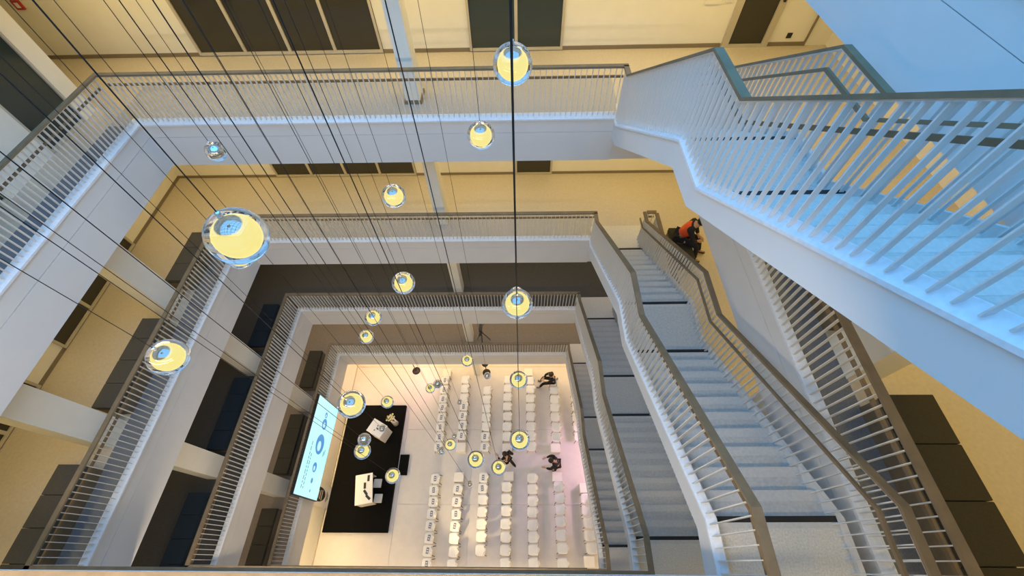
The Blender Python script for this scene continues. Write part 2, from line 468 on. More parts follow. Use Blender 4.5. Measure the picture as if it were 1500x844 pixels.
# level 3 left windows
f = FL[3]
window_x(WL, [4.22, 5.25, 6.27, 7.28], f + .09, f + 2.35, M_dark_glass)
window_x(WL, [0.2, 1.2, 2.2, 3.2], f + .09, f + 2.35, M_dark_glass)
# level 4 left: room front with white piers and tall dark panes
f = FL[4]; RX4 = -8.95
MB().box(RX4 - .2, RX4, 7.60, 7.97, f, BOT[5]).build('pillar', M_wall, kind='structure')
MB().box(WX0, RX4 - .2, 7.80, 7.97, f, BOT[5]).build('wall_room_end', M_wall, kind='structure')
MB().box(RX4 - .2, RX4, 5.30, 6.50, f, BOT[5]).build('pillar', M_wall, kind='structure')
MB().box(RX4 - .2, RX4, WY0, 4.2, f, BOT[5]).build('wall_room_front', M_wall, kind='structure')
window_x(RX4 - .06, [6.55, 7.56], f + .06, f + 2.5, M_green_glass)
window_x(RX4 - .06, [4.25, 5.25], f + .06, f + 2.5, M_green_glass)
# small wall fittings
tag(MB().box(6.10, 6.21, WY1 - .015, WY1, f + .17, f + .28).build('wall_socket', M_blackm), 'small dark socket plate on the yellow wall right of the glazed door', 'socket')
o = MB().box(-10.99, -10.81, WY1 - .04, WY1, f + 1.07, f + 1.25).build('fire_alarm', M_red)
tag(o, 'red framed alarm box on the yellow wall in the upper left corner', 'alarm')
MB().box(-10.94, -10.86, WY1 - .05, WY1 - .04, f + 1.11, f + 1.21).build('alarm_face', M_white, o)
tag(MB().bevbox(3.98, 4.34, -.0, .03, 0, .3, .01).build('access_panel', M_wall, loc=(0, WY1 - .03, f + .90)), 'larger pale access plate on the far wall left of the glazed door', 'panel')
tag(MB().bevbox(4.43, 4.58, -.0, .03, 0, .2, .01).build('wall_switch', M_white, loc=(0, WY1 - .03, f + .93)), 'small pale switch plate beside the frame of the glazed door', 'switch')

# ------------------------------------------------------------------ railings
BAR_X = MB().box(-.005, .005, -.016, .026, 0, 1).mesh('baluster', M_steel)    # rail running along x
BAR_Y = MB().box(-.018, .024, -.005, .005, 0, 1).mesh('baluster', M_steel)    # rail running along y
PITCH = 0.105


def rail_x(k, x0, x1, y, sg, label, single=True, ends=.045):
    """sg: direction of the corridor (+1 = +y)"""
    r = RAIL[k]; o = empty('railing', ((x0 + x1) / 2, y, FL[k]), label, 'railing', 'gallery railings')
    cx = (x0 + x1) / 2; a, b = x0 - cx, x1 - cx; z = r - FL[k]
    MB().box(a - ends, b + ends, -.045, .045, z - .035, z).build('handrail', M_rail, o)
    MB().box(a - .02, b + .02, -.03, .03, z - .05, z - .035).build('top_bar', M_steel, o)
    MB().box(a, b, sg * .045, sg * .075, z - .26, z - .22).build('lower_rail', M_rail, o)
    n = int((b - a) / PITCH); pos = [a + (b - a) * (i + .5) / n for i in range(n)]
    if single:
        for x in pos:
            c = inst('baluster', BAR_X, o, (x, 0, .06), 0, (1, 1, z - .11))
    else:
        m = MB()
        for x in pos: m.box(x - .006, x + .006, -.03, .03, .06, z - .05)
        m.build('balusters', M_steel, o, 'stuff')
    return o


def rail_y(k, y0, y1, x, sg, label, single=True):
    r = RAIL[k]; cy = (y0 + y1) / 2
    o = empty('railing', (x, cy, FL[k]), label, 'railing', 'gallery railings'); a, b = y0 - cy, y1 - cy; z = r - FL[k]
    MB().box(-.045, .045, a - .045, b - .045 if False else b + .0, z - .035, z).build('handrail', M_rail, o)
    MB().box(-.03, .03, a, b, z - .05, z - .035).build('top_bar', M_steel, o)
    MB().box(sg * .045, sg * .075, a, b, z - .26, z - .22).build('lower_rail', M_rail, o)
    n = int((b - a) / PITCH); pos = [a + (b - a) * (i + .5) / n for i in range(n)]
    if single:
        for y in pos: inst('baluster', BAR_Y, o, (0, y, .06), 0, (1, 1, z - .11))
    else:
        m = MB()
        for y in pos: m.box(-.03, .03, y - .006, y + .006, .06, z - .05)
        m.build('balusters', M_steel, o, 'stuff')
    return o


LV = {1: 'innermost lowest', 2: 'second lowest', 3: 'third', 4: 'topmost'}
for k in (1, 2, 3, 4):
    big = k >= 3
    rail_x(k, XL, XS, YF, 1, 'far side railing of the %s gallery, white flat balusters, taupe handrail' % LV[k], big)
    rail_y(k, YN, YF - .045, XL, -1, 'left side railing of the %s gallery, white balusters, taupe handrail' % LV[k], big)
    rail_x(k, XL, XS, YN, -1, 'near railing of the %s gallery along the bottom edge of the view' % LV[k], False)
    ro = rail_y(k, YN, YF - .045, XR, 1, 'right corridor railing of the %s gallery beyond the stairs' % LV[k], big)
    ro.rotation_euler.z = SHEAR; ro.location.x += SHEAR * (YF - ro.location.y)
    rail_x(k, 3.20, XR, YF, 1, 'short railing piece closing the %s gallery between stair and right corridor' % LV[k], big, .0)

# ------------------------------------------------------------------ staircases
Y0, Y1, Y2, Y3 = 6.95, 4.24, 3.15, 0.39
RISE, GO = 3.71 / 22, 2.71 / 10
X0, X1 = 1.975, 3.235


def H_at(prof, y):
    for (ya, za), (yb, zb_) in zip(prof[:-1], prof[1:]):
        if yb <= y <= ya: return za + (zb_ - za) * (ya - y) / (ya - yb)
    return prof[0][1] if y > prof[0][0] else prof[-1][1]


STN = {1: 'lowest', 2: 'second', 3: 'third', 4: 'topmost bright blue'}


def make_stair(k):
    f, r = FL[k], RAIL[k]
    root = empty('staircase', ((X0 + X1) / 2, YF, f), '%s concrete stair flight with white side plates and slatted railings' % STN[k], 'staircase', 'stair flights')
    ox, oy, oz = root.location

    def put(mb, name, m, par=root):
        mb.v = [(x - ox, y - oy, z - oz) for x, y, z in mb.v]
        o = bpy.data.objects.new(name, mb.mesh(name, m)); COL.objects.link(o); o.parent = par
        return o
    # steps
    for half, (ys0, z0) in enumerate(((Y0, f), (Y2, f + 11 * RISE))):
        for i in range(11):
            z = z0 + RISE * (i + 1); yf = ys0 - GO * i
            yb = yf - GO if i < 10 else (Y2 - .0 if half == 0 else YN - .02)
            m = M_tread if i < 10 else (M_tread if half == 0 else M_land)
            bot = z - RISE - .06 if i < 10 else z - .22
            put(MB().box(X0, X1, yb - .012 if i < 10 else yb, yf, bot, z), 'step' if i < 10 else 'landing', m)
            put(MB().box(X0 + .004, X1 - .004, yf - .11, yf + .002, z - .015, z + .0015), 'lit_nosing_tone', M_band)  # paler tread front: light on the nosing put into the colour
            if i in (0, 10):
                put(MB().box(X0 + .01, X1 - .01, yf - .055, yf + .003, z - .02, z + .003), 'nosing_strip', M_strip)
    put(MB().box(X0 - .02, X1 + .1, Y0 - .01, YF + .48, f - .2, f + .004), 'foot_landing', M_land)
    # white side plates
    T = [(YF + .02, f - .03), (7.20, f - .03), (4.24, f + 11 * RISE - .02), (3.42, f + 11 * RISE - .02), (.42, f + 22 * RISE - .03), (YN, f + 22 * RISE - .03)]
    B = [(YF + .02, f - .45), (7.05, f - .38), (4.20, f + 11 * RISE - .40), (3.50, f + 11 * RISE - .38), (.36, f + 22 * RISE - .38), (YN, f + 22 * RISE - .45)]
    put(MB().band(T, B, X0 - .075, X0 + .005), 'inner_side_plate', M_fascia)
    To = [(y, z + .075) for y, z in T]
    put(MB().band(To, B, X1 - .005, X1 + .045), 'outer_side_plate', M_fascia)
    So = [(y, z + .06) for y, z in B]
    put(MB().band(So, B, X0, X1), 'soffit', M_fascia)
    # sloped trim along the inner plate
    root.rotation_euler.z = 0.008
    T2 = [(y, z + .10) for y, z in T]
    mb = MB(); n = len(T); vs = []
    for (y, z), (yb, zb_) in zip(T2, T):
        vs += [(X0 - .015, y, z), (X0 - .025, y, z), (X0 - .10, yb, zb_ + .005), (X0 - .10, yb, zb_ - .03), (X0 - .015, yb, zb_ - .03)]
    fs = [(0, 1, 2, 3, 4), tuple(5 * n - 1 - q for q in range(5))]
    for i in range(n - 1):
        for q in range(5):
            l = (q + 1) % 5; fs.append((5 * i + q, 5 * i + 5 + q, 5 * i + 5 + l, 5 * i + l))
    mb.add(vs, fs); put(mb, 'edge_trim', M_lip)
    # railings
    HP = [(YF, r), (7.10, r), (4.18, r + 11 * RISE + .03), (3.34, r + 11 * RISE + .03), (.42, r + 22 * RISE + .02), (YN, r + 22 * RISE)]
    for nm, x, sg, cw in (('inner_railing', XS, 1, .045), ('outer_railing', 3.135, -1, .04)):
        rl = put(MB().band(HP, [(y, z - .035) for y, z in HP], x - cw, x + cw), nm, M_rail)
        tb = MB().band([(y, z - .035) for y, z in HP], [(y, z - .05) for y, z in HP], x - .03, x + .03)
        put(tb, 'top_bar', M_steel, rl)
        lr = MB().band([(y, z - .22) for y, z in HP], [(y, z - .26) for y, z in HP], x + sg * .045, x + sg * .075)
        put(lr, 'lower_rail', M_rail, rl)
        base = T if nm == 'inner_railing' else [(y, z + .05) for y, z in T]
        off = .03 if nm == 'inner_railing' else .06
        L = YF - YN; n_ = int(L / PITCH); m = MB()
        for i in range(n_):
            y = YF - L * (i + .5) / n_; zt = H_at(HP, y) - .045; zb_ = H_at(base, y) + (.05 if nm == 'inner_railing' else -.05)
            xx = x if nm == 'inner_railing' else x + .04
            if k >= 3: inst('baluster', BAR_Y, rl, (xx - ox, y - oy, zb_ - oz), 0, (1, 1, zt - zb_))
            else: m.box(xx - .03, xx + .03, y - .006, y + .006, zb_, zt)
        if k < 3: put(m, 'balusters', M_steel, rl)['kind'] = 'stuff'
    return root


for k in (1, 2, 3, 4):
    make_stair(k)

# ------------------------------------------------------------------ benches between the piers
def bench(x0, x1, y1, n, k, mtop, label, pitch=.53):
    f = FL[k]; y0 = y1 - n * pitch
    o = empty('bench', ((x0 + x1) / 2, (y0 + y1) / 2, f), label, 'bench', 'gallery benches')
    a, b, L = (x0 - x1) / 2, (x1 - x0) / 2, (y1 - y0) / 2
    MB().box(a + .01, b - .01, -L + .01, L - .01, 0, .32).build('plinth', M_bench_side, o)
    me = MB().bevbox(a, b, -pitch / 2 + .004, pitch / 2 - .004, .32, .45, .008).mesh('cushion', mtop)
    for i in range(n):
        inst('cushion', me, o, (0, L - pitch * (i + .5), 0))


for k, mt, nm in ((3, M_bench, 'charcoal'), (2, M_bench_navy, 'navy'), (1, M_bench_olive, 'dark olive')):
    lv = {3: 'third', 2: 'second', 1: 'lowest'}[k]
    bench(-8.85, -8.33, 7.40, 3, k, mt, '%s bench at the far corner of the left %s gallery' % (nm, lv))
    bench(-8.85, -8.33, 4.74, 4, k, mt, '%s bench between the two piers of the left %s gallery' % (nm, lv))
    bench(-8.85, -8.33, 1.54, 4, k, mt, '%s bench nearest the viewer on the left %s gallery' % (nm, lv))
bench(4.03, 4.55, 1.60, 4, 4, M_bench_olive, 'long dark olive bench on the right top corridor beyond the stair railing')
bench(3.90, 4.36, 7.40, 2, 3, M_bench_olive, 'olive bench under the seated person in the orange vest')
bench(4.03, 4.55, 4.74, 4, 4, M_bench_olive, 'dark olive bench farther along the right top corridor behind the blue stair')

# ------------------------------------------------------------------ pendants
glassL = MB().ball((0, 0, 0), .15, 40, 24).mesh('glass_ball', M_glass)
coreL = MB().ball((0, 0, 0), .081, 32, 20).mesh('glowing_core', M_globe)
glassC = MB().ball((0, 0, 0), .09, 32, 20).mesh('glass_ball', M_glass)
voidC = MB().ball((0, 0, 0), .045, 20, 12).mesh('air_bubble', M_chrome)
capL = MB().lathe([(0, .05), (.022, .05), (.026, .03), (.026, 0), (.03, -.012), (0, -.012)], n=16).mesh('cap', M_chrome)
cordm = MB().rod((0, 0, 0), (0, 0, 1), .0028, n=6).mesh('cord', M_cord)
PEND = [
    (-1.48, 1.42, -1.62, 1, 'largest and nearest glowing glass ball at the left, below a long black cord'),
    (-3.37, 3.06, -3.86, 1, 'glowing ball peeking out right below the largest glass ball'),
    (-2.96, 1.43, -3.15, 1, 'glowing glass ball in front of the left third gallery railing'),
    (-0.05, 3.14, -1.66, 1, 'glowing glass ball at the top centre before the tall dark green window'),
    (-0.42, 3.86, -2.80, 1, 'glowing glass ball before the topmost far fascia, left of the thick centre cord'),
    (-2.83, 3.18, -2.44, 0, 'small clear glass ball high at the left before the topmost far fascia'),
    (-1.59, 3.85, -3.66, 1, 'glowing glass ball before the far floor of the third gallery'),
    (-1.54, 3.07, -4.46, 1, 'glowing glass ball before the dark far wall of the second gallery'),
    (-2.69, 3.73, -6.52, 1, 'upper of two neighbouring glowing balls before the lower far fascias'),
    (-3.19, 3.89, -7.60, 1, 'lower of two neighbouring glowing balls before the lower far fascias'),
    (-0.034, 2.12, -3.45, 1, 'big glowing ball on the centre line before the second far railing'),
    (-0.05, 2.72, -4.20, 0, 'clear ball just behind the big glowing ball on the centre line'),
    (-1.33, 4.18, -9.46, 1, 'glowing ball before the lowest far fascia, below the tripod'),
    (-1.87, 1.46, -4.47, 1, 'big glowing ball beside the top end of the wall screen'),
    (-3.22, 3.23, -9.73, 1, 'small glowing ball at the far edge of the black stage'),
    (-3.50, 2.83, -10.55, 0, 'tiny clear ball in front of the white lectern'),
    (-2.20, 1.44, -5.95, 0, 'clear ball overlapping a glowing one over the black stage'),
    (-2.98, 1.75, -8.08, 1, 'glowing ball over the middle of the black stage, under a clear one'),
    (-2.63, 1.49, -9.09, 1, 'glowing ball over the right edge of the black stage near its step'),
    (-2.80, 4.50, -12.27, 1, 'small glowing ball left of the leftmost far chair column'),
    (-1.73, 3.10, -8.20, 0, 'clear ball touching the small glowing ball by the leftmost far column'),
    (-1.94, 4.23, -12.74, 0, 'tiny clear ball left of the second far chair column'),
    (-0.87, 4.03, -10.07, 0, 'tiny clear ball over the right black floor stand'),
    (-1.91, 3.03, -12.10, 0, 'tiny clear ball at the near end of the second far column'),
    (-1.81, 2.52, -10.91, 1, 'small glowing ball over the near end of the two left far columns'),
    (-1.91, 2.23, -10.28, 0, 'tiny clear ball on the last chair of the leftmost far column'),
    (-0.81, 1.54, -7.73, 1, 'glowing ball in the aisle between both chair blocks, left one'),
    (-0.46, 1.61, -8.85, 1, 'glowing ball in the aisle between both chair blocks, right one'),
    (-1.45, 1.85, -12.57, 0, 'tiny clear ball lowest in the aisle near the second column cube'),
    (-0.045, 2.53, -6.51, 1, 'glowing ball over the far end of the fourth and fifth columns'),
    (-0.03, 1.53, -6.32, 1, 'lower glowing ball of the centre line, hung on the thickest cord'),
]
for x, y, z, lit, lab in PEND:
    o = empty('pendant_lamp', (x, y, z), lab, 'lamp', 'glass ball pendants')
    if lit:
        inst('glass_ball', glassL, o); inst('glowing_core', coreL, o); inst('cap', capL, o, (0, 0, .148), 0, (.55, .55, .6)); R_ = .15
    else:
        inst('glass_ball', glassC, o); inst('inner_globe', voidC, o); inst('cap', capL, o, (0, 0, .089), 0, (.4, .4, .45)); R_ = .09
    inst('cord', cordm, o, (0, 0, R_ + .03), 0, (1, 1, ROOF - z - R_ - .03))

# ------------------------------------------------------------------ hall: chairs, cubes, booklets
def chair_mesh():
    mb = MB(); NU, NV = 11, 7; top = []; bot = []
    prof = [(-.215, .435), (-.19, .452), (-.12, .45), (-.03, .443), (.06, .442), (.13, .452), (.175, .49), (.198, .56), (.212, .65), (.224, .74), (.228, .78)]
    wid = [.125, .170, .198, .205, .205, .20, .188, .172, .15, .12, .09]
    for (x, z), w_ in zip(prof, wid):
        for j in range(NV):
            v = -1 + 2 * j / (NV - 1); back = max(0, (z - .46) / .32)
            top.append((x - .10 * back * v * v, w_ * v, z + .018 * v * v * (1 - min(1, back * 2))))
    for i in range(NU):
        for j in range(NV):
            x, y, z = top[i * NV + j]; back = min(1, max(0, (z - .46) / .1)); bot.append((x + .012 * back, y, z - .012 * (1 - back)))
    vs = top + bot; N = NU * NV; fs = []
    for i in range(NU - 1):
        for j in range(NV - 1):
            a = i * NV + j; fs += [(a, a + 1, a + NV + 1, a + NV), (N + a, N + a + NV, N + a + NV + 1, N + a + 1)]
    edge = [j for j in range(NV)] + [i * NV + NV - 1 for i in range(1, NU)] + [(NU - 1) * NV + j for j in range(NV - 2, -1, -1)] + [i * NV for i in range(NU - 2, 0, -1)]
    for a, b in zip(edge, edge[1:] + edge[:1]): fs.append((b, a, N + a, N + b))
    mb.add(vs, fs, True)
    return mb.mesh('seat_shell', M_whitec)


shell = chair_mesh()
lg = {}
for sx in (-1, 1):
    for sy in (-1, 1):
        lg[sx, sy] = MB().rod((.15 * sx, .15 * sy, .44), (.205 * sx, .185 * sy, 0), .014, .010, 8).mesh('leg', M_blackm)
bookm = MB().box(-.05, .05, -.105, .105, 0, .012).mesh('booklet', M_book)
page = MB().box(-.03, .03, -.06, -.02, .012, .0125).box(-.03, .03, .02, .06, .012, .0125).mesh('cover_print', M_white)
cubem = MB().bevbox(-.21, .21, -.19, .19, 0, .44, .012).mesh('seat_cube', M_cube)
CXS = [-3.73, -2.73, -1.65, -.66, .44, 1.58, 2.6]
UPY = {0: ([7.55, 7.06, 6.61, 6.18, 5.72, 5.28, 4.84, 4.40], 8), 1: ([7.57, 7.12, 6.66, 6.24, 5.80, 5.36, 4.90], [3, 4, 5, 6]),
       2: ([7.02, 6.57, 6.14, 5.72, 5.30, 4.85, 4.40], [5, 6]), 3: ([7.57, 7.13, 6.68, 6.24, 5.77, 5.30, 4.86], []),
       4: ([7.52, 7.07, 6.62, 6.19, 5.75, 5.30, 4.88, 4.43], []), 5: ([7.49, 7.03, 6.58, 6.18, 5.74, 5.27, 4.82], []), 6: ([6.65, 6.19, 5.71, 5.29, 4.85], [])}
LOY = {0: ([3.08, 2.63, 2.19, 1.74, 1.31, .88, .44, .0], 8), 1: ([2.68, 2.20, 1.74, 1.30, .87, .42, -.02], [0, 1, 2, 3]),
       2: ([3.13, 2.71, 2.29, 1.83, 1.39, .95, .47], [0, 1]), 3: ([2.78, 2.32, 1.87, 1.40, .93, .48, .03], []),
       4: ([3.12, 2.68, 2.24, 1.82, 1.36, .93, .50, .04], []), 5: ([2.79, 2.36, 1.93, 1.49, 1.0, .56, .04], []), 6: ([2.32, 1.89, 1.45, 1.0, .56], [])}
COLN = ['column beside the stage', 'second column from the stage', 'third column from the stage', 'middle column', 'third column from the right', 'second column from the right', 'rightmost column']
for blk, D in (('far', UPY), ('near', LOY)):
    for c, (yl, books) in D.items():
        if books == 8: books = list(range(8))
        for i, y in enumerate(yl):
            x = CXS[c] + (.06 * (i / len(yl)) if c == 6 and blk == 'near' else 0) + (.08 if c == 6 and blk == 'near' else 0) + random.uniform(-.015, .015)
            rz = random.uniform(-.05, .05)
            has = 'with booklet' if i in books else 'empty'
            lab = '%s white chair of the %s, %s block, %s' % (ORD[i + 1], COLN[c], blk, has)
            o = empty('shell_chair', (x, y, G), lab, 'chair', 'white chairs in the hall', rz)
            inst('seat_shell', shell, o)
            for q in lg.values(): inst('leg', q, o)
            if i in books:
                b = inst('booklet', bookm, None, (x - .03, y, G + .452), rz + random.uniform(-.12, .12))
                tag(b, 'grey booklet on %s chair of the %s, %s block' % (ORD[i + 1], COLN[c], blk), 'booklet', 'booklets on chair seats')
                inst('cover_print', page, b)['kind'] = 'stuff'
CUBES = [(-3.72, 7.95, 'far end of the column next to the stage'), (-2.74, 4.40, 'near end of the second far column from the stage'), (-.66, 4.37, 'near end of the far middle column'),
         (.355, 7.97, 'far end of the third column from the right'), (1.51, 4.37, 'near end of the second far column from the right'), (-2.74, 3.15, 'far end of the second near column from the stage'),
         (-.57, 3.19, 'far end of the near middle column'), (1.53, 3.18, 'far end of the second near column from the right'), (2.67, 2.74, 'far end of the rightmost near column'), (2.62, .11, 'near end of the rightmost near column')]
for x, y, lab in CUBES:
    tag(inst('seat_cube', cubem, None, (x, y, G)), 'cream cube side table at the ' + lab, 'side table', 'cream cubes in the hall')

# ------------------------------------------------------------------ stage and furniture
st = empty('stage', (-6.93, 3.72, G), 'matt black rectangular stage along the left wall under the screen', 'stage')
for i in range(3):
    for j in range(2):
        a = -1.36 + 1.36 * j; b = -2.66 + 1.7733 * i
        MB().box(a, a + 1.355, b, b + 1.77, 0.02, .2).build('stage_panel', M_black, st)
for (a, b) in ((-1.3, -2.6), (1.25, -2.6), (-1.3, 2.55), (1.25, 2.55)):
    MB().box(a, a + .05, b, b + .05, 0, .02).build('leg', M_blackm, st)
o = empty('stage_step', (-5.32, 3.71, G), 'black step block leaning against the right edge of the stage', 'step')
MB().bevbox(-.2, .2, -.43, .43, 0.0, .1, .008).build('tread', M_black, o)
ZS = G + .2
lec = empty('lectern', (-6.42, 5.0, ZS), 'white slanted box lectern at the far end of the black stage', 'lectern', rotz=math.radians(-27))
MB().prof_y([(-.3, 0), (.3, 0), (.3, .95), (-.3, 1.12)], -.28, .28).build('body', M_white, lec)
MB().prof_y([(-.33, 1.135), (-.33, 1.165), (.33, .985), (.33, .955)], -.3, .3).build('desk_top', M_white, lec)
for a, b in ((-.05, -.12), (.0, .0), (.05, -.02), (-.02, .1)):
    MB().box(a - .02, a + .02, b - .025, b + .025, 1.04, 1.10).build('control_knob', M_blackm, lec)
tb = empty('white_table', (-6.62, 2.60, ZS), 'long white panel table on the near half of the black stage', 'table', rotz=math.radians(10))
MB().bevbox(-.36, .36, -.58, .58, .70, .74, .01).build('tabletop', M_white, tb)
MB().box(-.34, -.31, -.56, .56, 0, .70).build('front_panel', M_white, tb)
for s_ in (-1, 1): MB().box(-.31, .3, .55 * s_ - .015, .55 * s_ + .015, 0, .70).build('side_panel', M_white, tb)
for i, (x, y, rz) in enumerate(((-6.50, 3.01, .1), (-6.60, 2.72, .15), (-6.52, 2.46, .75), (-6.38, 2.28, .9))):
    z = ZS + .74
    d_ = tag(inst('nameplate', MB().prof_y([(-.05, 0), (.05, 0), (.045, .012), (-.045, .012)], -.12, .12).mesh('nameplate', M_blackm), None, (x, y, z), rz),
             '%s black tent nameplate from the far end of the white table' % ORD[i + 1], 'nameplate', 'black plates on the table')
for i, (x, y) in enumerate(((-6.18, 2.86), (-6.05, 2.28))):
    o = empty('stool', (x, y, ZS), '%s pale grey stool tucked behind the right edge of the white table' % ('far' if i == 0 else 'near'), 'stool', 'stools at the table')
    MB().bevbox(-.17, .17, -.17, .17, .40, .45, .02).build('seat', mat('grey_seat_%d' % i, (.45, .46, .46), .6), o)
    for a in (-1, 1):
        for b in (-1, 1): MB().rod((.13 * a, .13 * b, .40), (.16 * a, .16 * b, 0), .012).build('leg', M_chrome, o)
# flowers
fv = empty('flower_arrangement', (-5.93, 5.50, ZS), 'cream flower arrangement on a slim white plinth behind the lectern', 'flowers')
MB().lathe([(0, 0), (.13, 0), (.10, .4), (.12, .8), (.10, .8), (.0, .76)], n=20).build('vase', M_white, fv)
lf = MB()
for i in range(26):
    a = random.uniform(0, 6.28); e = random.uniform(.3, 1.3); L = random.uniform(.2, .34)
    d = Vector((math.cos(a) * math.cos(e), math.sin(a) * math.cos(e), math.sin(e))); s_ = d.cross(Vector((0, 0, 1))).normalized() * .035
    p0 = Vector((0, 0, .78)); p1 = p0 + d * L * .55; p2 = p0 + d * L + Vector((0, 0, -.03))
    lf.add([p0, p1 + s_, p2, p1 - s_], [(0, 1, 2, 3)])
lo = lf.build('foliage', M_leaf, fv); lo['kind'] = 'stuff'
for i in range(13):
    a = i * 2.4; rr = .05 + .012 * i
    MB().ball((rr * math.cos(a), rr * math.sin(a), 1.0 - rr * .5), .045, 10, 6, 1, 1, .7).build('bloom', M_flower, fv)
card = tag(MB().prof_y([(-.1, 0), (.1, 0), (.08, .02), (0, .26), (-.08, .02)], -.012, .012).build('sign_card', M_white, loc=(-6.27, 5.72, ZS)), 'small white folded card standing left of the flowers', 'card')
# banner by the wall
bn = empty('rollup_banner', (-8.365, 2.35, G), 'pale roll-up banner with a dark oval emblem below the screen corner', 'banner')
MB().box(-.05, .05, -.43, .43, 0, .09).build('base', M_chrome, bn)
MB().box(-.004, .004, -.41, .41, .09, 2.0).build('banner_sheet', M_white, bn)
MB().rod((-.03, 0, .09), (-.03, 0, 2.0), .012).build('support_pole', M_chrome, bn)
def oval(cy, cz, ry, rz_, x0, x1, n=24):
    vs = [(x0, cy + ry * math.cos(2 * math.pi * i / n), cz + rz_ * math.sin(2 * math.pi * i / n)) for i in range(n)]
    vs += [(x1, y, z) for _, y, z in vs]
    return vs, [tuple(range(n)), tuple(range(2 * n - 1, n - 1, -1))] + [(i, (i + 1) % n, n + (i + 1) % n, n + i) for i in range(n)]
em = MB().add(*oval(0.02, 1.15, .27, .62, .004, .009)).build('emblem', M_navyc, bn)
for i in range(4):
    MB().box(.009, .012, -.18 + .03 * i, .20 - .02 * i, .85 + .17 * i, .89 + .17 * i).build('emblem_stripe', M_white, em)
for i in range(3):
    MB().box(.004, .007, -.2 + .05 * i, .2 - .05 * i, .38 - .08 * i, .42 - .08 * i).build('text_line', M_navyc, bn)
# wall screen
sc = empty('led_screen', (XL + .14, 3.60, -16.02), 'large lit pale cyan presentation screen hung before the left fascia', 'screen')
sw, sh = 1.68, .93
MB().box(-.05, .035, -sw - .03, sw + .03, -sh - .03, sh + .03).build('frame', M_blackm, sc)
face = MB().box(.035, .042, -sw, sw, -sh, sh).build('display', M_screen, sc)
for (cy, cz, ry, rz_) in ((-1.45, -.18, .05, .045), (-1.12, -.14, .09, .08), (-.68, -.10, .17, .16), (.12, -.06, .36, .33), (.85, -.02, .20, .20), (1.18, .02, .11, .10)):
    pic = MB().add(*oval(cy, cz, ry, rz_, .042, .045)).build('picture_disc', M_scr_blue, sc)
    if ry > .1:
        MB().add(*oval(cy - ry * .2, cz + rz_ * .1, ry * .5, rz_ * .45, .045, .047)).build('picture_detail', M_scr_lite, pic)
for j, (a, b) in enumerate(((-1.45, .05), (-1.45, -.35))):
    y = a
    while y < b:
        L = random.uniform(.06, .15)
        MB().box(.042, .044, y, y + L, .52 - .14 * j, .57 - .14 * j).build('text_dash', M_scr_text, sc); y += L + .04
for i in range(3):
    MB().box(.042, .044, -.25 + .05 * i, -.05 + .05 * i, -.52 - .06 * i, -.49 - .06 * i).build('text_dash', M_scr_text, sc)
for s_ in (-1, 1): MB().box(-.08, -.05, 1.2 * s_ - .04, 1.2 * s_ + .04, -.2, .75).build('bracket', M_blackm, sc)

# black floor stands
for i, (x, y, nm) in enumerate(((-5.37, 8.22, 'left black post on a round base on the far hall floor'), (-1.76, 8.12, 'right black post on a round base with a small tray on top'))):
    o = empty('floor_stand', (x, y, G), nm, 'stand', 'black posts in the hall')
    MB().lathe([(0, 0), (.20, 0), (.20, .02), (.05, .045), (0, .045)], n=24).build('base', M_blackm, o)
    MB().rod((0, 0, .04), (0, 0, 1.0), .02).build('pole', M_blackm, o)
    if i: MB().lathe([(0, .98), (.03, .98), (.16, 1.10), (.16, 1.12), (0, 1.12)], n=16).build('tray', M_blackm, o)
    else: MB().ball((0, 0, 1.02), .035, 12, 8).build('pole_top', M_blackm, o)

# video camera on a tripod, first gallery
tp = empty('tripod_camera', (-1.62, 7.93, FL[1]), 'black video camera on a tripod behind the lowest far railing', 'camera')
for i in range(3):
    a = .5 + i * 2.094
    MB().rod((0, 0, 1.05), (.33 * math.cos(a), .33 * math.sin(a), 0.01), .022, .014).build('leg', M_blackm, tp)
MB().rod((0, 0, .95), (0, 0, 1.35), .025).build('centre_column', M_blackm, tp)
cb = MB()
cb.box(-.06, .06, -.20, .12, 1.38, 1.52).rod((0, -.2, 1.45), (0, -.36, 1.44), .05, .06, 14)
cbo = cb.build('camera_body', M_blackm, tp)
MB().box(-.05, .05, .12, .22, 1.42, 1.54).build('viewfinder', M_blackm, cbo)
MB().rod((.03, .1, 1.33), (.18, .42, 1.18), .012).build('pan_handle', M_blackm, tp)

# ------------------------------------------------------------------ people
def skin_obj(name, chains, m, parent, sub=2):
    """chains: lists of (point, radius); the first point of later chains may coincide with an earlier one"""
    vs, es, rad, idx = [], [], [], {}
    for ch in chains:
        prev = None
        for pnt, r in ch:
            key = tuple(round(c, 4) for c in pnt)
            if key not in idx: idx[key] = len(vs); vs.append(pnt); rad.append(r)
            i = idx[key]
            if prev is not None and prev != i: es.append((prev, i))
            prev = i
    me = bpy.data.meshes.new(name); me.from_pydata(vs, es, []); me.materials.append(m)
    o = bpy.data.objects.new(name, me); COL.objects.link(o)
    if parent: o.parent = parent
    md = o.modifiers.new('skin', 'SKIN'); md.use_smooth_shade = True
    if not me.skin_vertices: bm = bmesh.new(); bm.from_mesh(me); bm.verts.layers.skin.verify(); bm.to_mesh(me); bm.free()
    for i, r in enumerate(rad):
        d = me.skin_vertices[0].data[i]; d.radius = (r, r); d.use_root = (i == 0)
    sb = o.modifiers.new('subd', 'SUBSURF'); sb.levels = sub; sb.render_levels = sub
    return o


def lerp(a, b, t): return tuple(a[i] + (b[i] - a[i]) * t for i in range(3))


